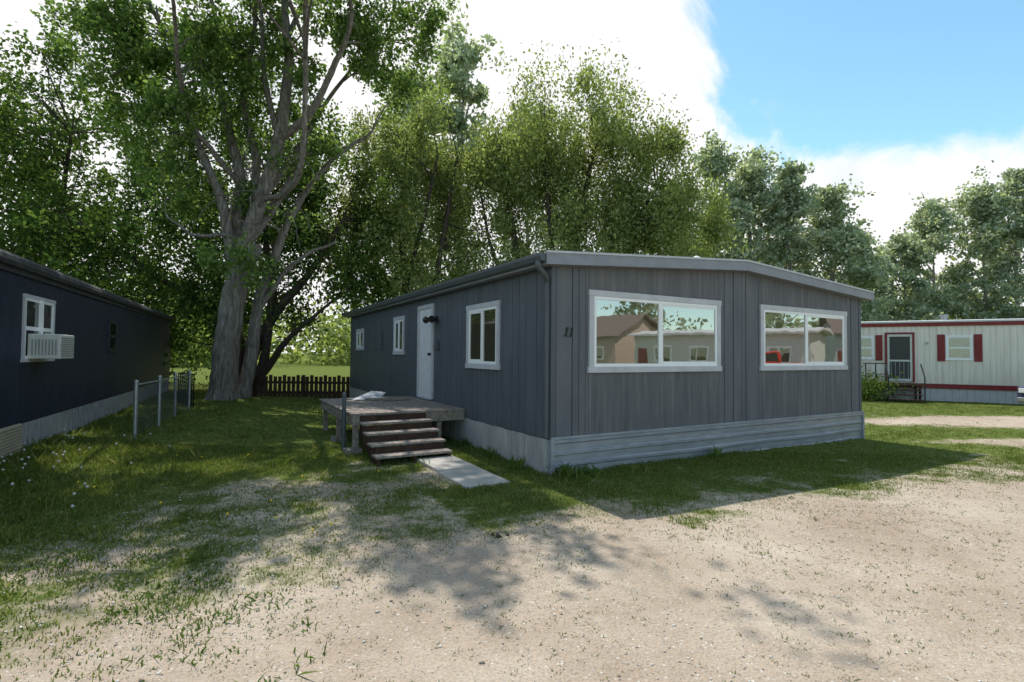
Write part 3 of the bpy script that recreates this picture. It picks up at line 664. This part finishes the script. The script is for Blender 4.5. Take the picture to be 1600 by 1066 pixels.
# 2. elms, dark mass behind left
limbs=[([(-11,21.5,0),(-10.6,21.3,1.6),(-9.6,21,3.2),(-8.2,21,5),(-7,21,7)],.3,.08),
 ([(-11.3,21.8,0),(-11.6,22,2),(-12.6,22,4.5),(-13.5,22,8),(-14,22,11)],.34,.08),
 ([(-10.8,21.2,0),(-9.8,21,1.1),(-8.6,20.6,2.4),(-7,20.5,3.6)],.2,.05),
 ([(-10.4,21.2,0),(-9.9,21,2.1),(-9.6,20.6,4.4),(-9.5,20.5,6)],.22,.05),
 ([(-12,22,3),(-15,21,5),(-18,20.5,7)],.18,.05),([(-9.6,21,3.2),(-10,21,6),(-10.3,21.5,9)],.16,.05)]
cl=np.vstack([ell((-13,22,9),(6,3.5,5.5),68,.45),ell((-8.5,21.5,6.3),(3.8,2.5,4),40,.5),ell((-16,20.5,6),(5,3,3.6),42,.5),ell((-12.3,20.5,3.6),(3.2,1.5,1.6),16,.6)])
tot+=tree('elm_tree',limbs,cl,.9,370,.185,L_elm,M_bark2,.3,3)
limbs=[([(-24,24,0),(-23.5,24,4),(-22,24,9)],.35,.1),([(-23.5,24,3),(-20.5,23,7),(-19,22,11)],.2,.06)]
tot+=tree('elm_tree',limbs,np.vstack([ell((-21.5,23,9.6),(5.5,3.5,6.6),86,.45),ell((-17,26,4),(5,2,3),16,.5)]),1.0,320,.21,L_elm,M_bark2,.3,3)
# 3. willow left of centre
limbs=[([(-4.7,24,0),(-4.9,24,4),(-5.2,24,8),(-5.0,24,11)],.26,.06),([(-3.4,23,0),(-3.5,23.2,4),(-3,23.5,8),(-2.6,24,11)],.2,.05),([(-4.8,24,3),(-6.3,23.5,6),(-7.5,23.5,9)],.14,.04),([(-4.9,24,5),(-3.9,23,8),(-3.4,23,10.5)],.12,.04)]
cl=np.vstack([ell((-4.6,24,10.0),(3.5,2.6,3.6),58,.45),ell((-5.4,23,6.5),(3.6,2.2,2.6),26,.5),ell((-2.3,24.5,7),(2.2,1.5,3),16,.5)])
tot+=tree('willow_tree',limbs,cl,.85,460,.16,L_wil,M_bark2,.7,3)
# 4. large willow, centre
limbs=[([(1.0,23.6,0),(.7,23.6,3),(.2,23.6,6.5),(-.3,23.6,10.5)],.28,.07),([(1.3,23.6,0),(2,23.6,4),(3,23.6,8),(3.6,23.6,11.5)],.3,.06),([(1.7,23.6,2.5),(4.2,23,6),(6.3,22.6,9)],.2,.05),([(.7,23.6,3),(-.8,23.2,6),(-1.4,23,9)],.14,.04),([(2,23.6,4),(1.6,23,8),(1.4,23,11.5)],.14,.04)]
cl=np.vstack([ell((2.6,24,11.2),(3.7,3,3.9),66,.42),ell((6.2,23.5,8.3),(3.5,2.6,3.5),62,.45),ell((.2,23.6,10.2),(2.5,2,3),26,.5),ell((3.5,22.6,6.2),(5,2.2,2.2),34,.5)])
tot+=tree('willow_tree',limbs,cl,.85,490,.16,L_wil,M_bark2,.8,2)
# 5. poplars
def poplar(x,y,h,w,n=46,ls=.30,nl=240,cr=.95,nm='poplar_tree'):
    limbs=[([(x,y,0),(x+.1,y,h*.3),(x-.1,y,h*.6),(x,y,h*.84)],.013*h,.02)]
    for k in range(12):
        z=h*(.1+.055*k); a=rng.uniform(0,6.28); r=w*(1-.06*k)*.85
        limbs.append(([(x,y,z),(x+math.cos(a)*r*.5,y+math.sin(a)*r*.5,z+h*.07),(x+math.cos(a)*r,y+math.sin(a)*r,z+h*.17)],.006*h,.015))
    t=rng.random(n)**.95; z=h*(.10+.88*t); rr=w*np.interp(t,[0,.3,.6,.85,1],[.95,1.1,.85,.5,.1])*rng.random(n)**.4; a=rng.uniform(0,6.28,n)
    cl=np.stack([x+rr*np.cos(a),y+rr*np.sin(a),z],-1)
    cl=np.vstack([cl,[[x,y,h*.9],[x+.2,y,h*.82],[x-.2,y,h*.97]]])
    return tree(nm,limbs,cl,cr,nl,ls,L_pop,M_bark3,-.35,2,asp=.7,twr=1.0,wob=.02)
for (x,y,h,w,n_) in ((-3.3,31,21.5,2.4,52),(-6.4,32,19,2.4,40),(1,34,18,2.4,34),
    (15.1,38,17.2,2.3,52),(17.8,38.5,16.4,2.3,52),(20.4,38,15.4,2.3,50),(23.8,38.5,14.2,2.5,56),(26.2,40,11.5,1.9,30),(22.3,42,14.5,2.5,30),(12.6,40,15,2.5,30),
    (34.3,45,11.8,2.7,48),(37.6,46,15.3,2.9,60),(41.2,45,16.5,2.9,60),(44.4,45.5,18.2,3.1,60),(31.6,46,9.5,2.3,32),(50,44,17,3,26),(29,47,8,2.3,22)):
    tot+=poplar(x,y,h,w,n_)
for (x,y,h,w,n_) in ((52,-6,13,4,36),(56,6,14,4,36),(58,22,13,4,36)): tot+=poplar(x,y,h,w,n_,.6,100,1.6)
npos=[]
for k in range(130):
    a=math.radians(rng.uniform(-62,55)); d=rng.uniform(62,90); npos.append((math.sin(a)*d,math.cos(a)*d,rng.uniform(.8,6.5)))
npos=np.array(npos)
E=empty('distant_trees'); P=(npos[:,None,:]+rng.normal(0,1,(130,300,3))*np.array([2.6,2.6,1.9])).reshape(-1,3); P=P[P[:,2]>0]; n=len(P)
a=rng.normal(size=(n,3)); a/=np.linalg.norm(a,axis=1)[:,None]; b=np.cross(a,rng.normal(size=(n,3))); b/=np.linalg.norm(b,axis=1)[:,None]; s=rng.uniform(.45,.9,n)[:,None]
V=np.stack([P-a*s*.5,P+b*s*.4,P+a*s*.5,P-b*s*.4],1).reshape(-1,3); npmesh('foliage',V,np.arange(4*n).reshape(n,4),L_wil,E)

# ---------------------------------------------------------------- grass, weeds, gravel
def occupied(x,y):
    a,b=toH(x,y); m=((a>-.02)&(a<Wd+.02)&(b>-.02)&(b<Ln))
    m|=(a>-1.34)&(a<-.70)&(b>-.15)&(b<1.75); m|=(a>-2.0)&(a<0)&(b>2.9)&(b<5.6)
    a,b=toT2(x,y); m|=(a<.02)&(a>-4.4); return m
def blades(name,x,y,h,nb,mat,wd=.006,spread=.04,lean=.45):
    n=len(x); X=np.repeat(x,nb)+rng.normal(0,spread,n*nb); Y=np.repeat(y,nb)+rng.normal(0,spread,n*nb); Hh=np.repeat(h,nb)*rng.uniform(.4,1.2,n*nb)
    Z=gz(X,Y)-.004; a=rng.uniform(0,6.28,n*nb); w=wd*rng.uniform(.6,1.5,n*nb)*(1+Hh*3); l=Hh*np.abs(rng.normal(0,lean,n*nb)); la=rng.uniform(0,6.28,n*nb)
    dx,dy=np.cos(a)*w,np.sin(a)*w; lx,ly=np.cos(la)*l,np.sin(la)*l
    V=np.stack([np.stack([X-dx,Y-dy,Z],-1),np.stack([X+dx,Y+dy,Z],-1),np.stack([X+lx*.35+dx*.7,Y+ly*.35+dy*.7,Z+Hh*.6],-1),np.stack([X+lx,Y+ly,Z+Hh],-1)],1).reshape(-1,3)
    F=np.arange(4*n*nb).reshape(-1,4); return npmesh(name,V,F,mat)
cx=[];cy=[]
for (nn,x0,x1,y0,y1) in ((150000,-8,9,2.2,9),(70000,-14,18,8,20)):
    x=rng.uniform(x0,x1,nn); y=rng.uniform(y0,y1,nn); g_=grassd(x,y); m=(rng.random(nn)<g_**1.5*(.2+1.2*vn(x,y,5,8)))&~occupied(x,y)&(np.abs(x)<y*1.08+.5)
    cx.append(x[m]); cy.append(y[m])
x=np.concatenate(cx); y=np.concatenate(cy); g_=grassd(x,y); a2,_=toT2(x,y)
h=.015+.035*g_*rng.random(len(x))+.09*np.exp(-np.maximum(a2,0)/.9)*rng.random(len(x))
ao,bo=toH(x,y); h+=.05*np.exp(-np.minimum(np.abs(ao),np.abs(bo))*6)*rng.random(len(x))
blades('grass',x,y,h,6,L_grass,.0045)
def pick(nn,f,x0=-8,x1=12,y0=2.2,y1=14):
    x=rng.uniform(x0,x1,nn); y=rng.uniform(y0,y1,nn); m=(rng.random(nn)<f(x,y))&~occupied(x,y); return x[m],y[m]
x,y=pick(3600,lambda x,y:grassd(x,y)*.10*(y>6.5)*(x<2)+.9*np.exp(-np.maximum(toT2(x,y)[0],0)/.8)*(toT2(x,y)[0]>0))
blades('tall_grass',x,y,rng.uniform(.06,.2,len(x)),16,L_grass,.003,.07,.4)
x,y=pick(90000,lambda x,y:(.14*(fbm(x,y,1.2,9)>.47)+.02)*(grassd(x,y)<.5)*(y>2.4),-6,9,1.8,9)
blades('sparse_weeds',x,y,rng.uniform(.008,.022,len(x)),5,L_weed,.003,.014,.9)
x,y=pick(5000,lambda x,y:.5*ss(-x,.8,2.4)*ss(-y,-5.8,-3.5)*(fbm(x,y,1.5,12)>.5),-5,0,2.3,6.5)
blades('broadleaf_weeds',x,y,rng.uniform(.015,.05,len(x)),14,L_weed,.0045,.05,1.0)
wx=[];wy=[]
for (a,b,n_) in ((.35,-.22,5),(.15,-.15,3),(-.12,2.6,4),(-.2,1.6,2),(3,-.2,2),(-.15,.6,3)):
    for _ in range(n_):
        aa=a+rng.normal(0,.08); bb=b+rng.normal(0,.05); wx.append(CX+aa*vx+bb*ux); wy.append(CY+aa*vy+bb*uy)
blades('house_weeds',np.array(wx),np.array(wy),rng.uniform(.1,.2,len(wx)),20,L_weed,.009,.05,.7)
sp=rng.normal(0,1,(2600,3))*np.array([.5,.4,.28])+np.array([14.0,20.6,.42]); n=len(sp)
a=rng.normal(size=(n,3)); a/=np.linalg.norm(a,axis=1)[:,None]; b=np.cross(a,rng.normal(size=(n,3))); b/=np.linalg.norm(b,axis=1)[:,None]
V=np.stack([sp-a*.05,sp+b*.03,sp+a*.05,sp-b*.03],1).reshape(-1,3); npmesh('shrub',V,np.arange(4*n).reshape(n,4),L_weed)
def stones(name,x,y,s,mat):
    n=len(x); z=gz(x,y)+s*.15; d=np.array([(1,0,0),(0,1,0),(-1,0,0),(0,-1,0),(0,0,.7),(0,0,-.7)])
    V=np.stack([x,y,z],-1)[:,None,:]+d[None]*s[:,None,None]*rng.uniform(.5,1.2,(n,6,1))+rng.normal(0,.15,(n,6,3))*s[:,None,None]
    f=np.array([(0,1,4),(1,2,4),(2,3,4),(3,0,4),(1,0,5),(2,1,5),(3,2,5),(0,3,5)]); F=(np.arange(n)[:,None,None]*6+f[None]).reshape(-1,3)
    return npmesh(name,V.reshape(-1,3),F,mat)
mst,nt,o=newmat('pebbles'); gg=N(nt,'ShaderNodeNewGeometry'); r=ramp(nt,[(0,(.18,.15,.13)),(.35,(.36,.31,.26)),(.7,(.48,.43,.38)),(1,(.66,.63,.58))]); pb=N(nt,'ShaderNodeBsdfDiffuse')
nt.links.new(gg.outputs['Random Per Island'],r.inputs[0]); nt.links.new(r.outputs[0],pb.inputs[0]); nt.links.new(pb.outputs[0],o.inputs[0])
x,y=pick(34000,lambda x,y:(1-grassd(x,y))*(.15+.9*(fbm(x,y,.8,20)>.5)),-5,9,1.9,9)
stones('gravel',x,y,.003+.009*rng.random(len(x))**3,mst)
x,y=pick(9000,lambda x,y:.9*np.exp(-((x+2.6)**2/2.2+(y-4.6)**2/3)),-6,1,2.5,8)
stones('gravel',x,y,.005+.012*rng.random(len(x))**2,mst)
stones('rock',np.array([-.10,-.02,-.16]),np.array([4.66,4.7,4.7]),np.array([.05,.035,.03]),M_bark2)
def dand(name,n_,col,rad,hmin,hmax,x0,x1,y0,y1,f):
    x,y=pick(n_,f,x0,x1,y0,y1); n=len(x); z=gz(x,y); h=rng.uniform(hmin,hmax,n)
    E=empty(name); th=np.linspace(0,2*np.pi,8,endpoint=False); V=[];F=[]
    for k in range(n):
        b=len(V)
        for (zz,rr) in ((-1,.3),(-.5,.87),(0,1),(.5,.87),(1,.3)):
            for t in th: V.append((x[k]+rad*rr*math.cos(t),y[k]+rad*rr*math.sin(t),z[k]+h[k]+rad*zz))
        for q_ in range(4):
            for j_ in range(8): F.append((b+q_*8+j_,b+q_*8+(j_+1)%8,b+q_*8+8+(j_+1)%8,b+q_*8+8+j_))
        F.append(tuple(b+32+j_ for j_ in range(8)))
    pymesh('flower_heads',V,F,col,E,True)
    c=B()
    for k in range(n): c.box(x[k]-.002,x[k]+.002,y[k]-.002,y[k]+.002,z[k],z[k]+h[k]-rad)
    c.make('stems',L_weed,E)
M_puff=surf('dandelion_seed',(.4,.4,.38),(.52,.52,.5),60,rough=1); M_yel=surf('dandelion_yellow',(.6,.42,.02),(.75,.55,.03),60)
dand('dandelions',300,M_puff,.015,.06,.22,-8,-4,4.2,9,lambda x,y:.6*np.exp(-np.maximum(toT2(x,y)[0],0)/.9))
dand('dandelions',90,M_yel,.012,.02,.06,-7,-1.5,4.2,10,lambda x,y:.25+0*x)
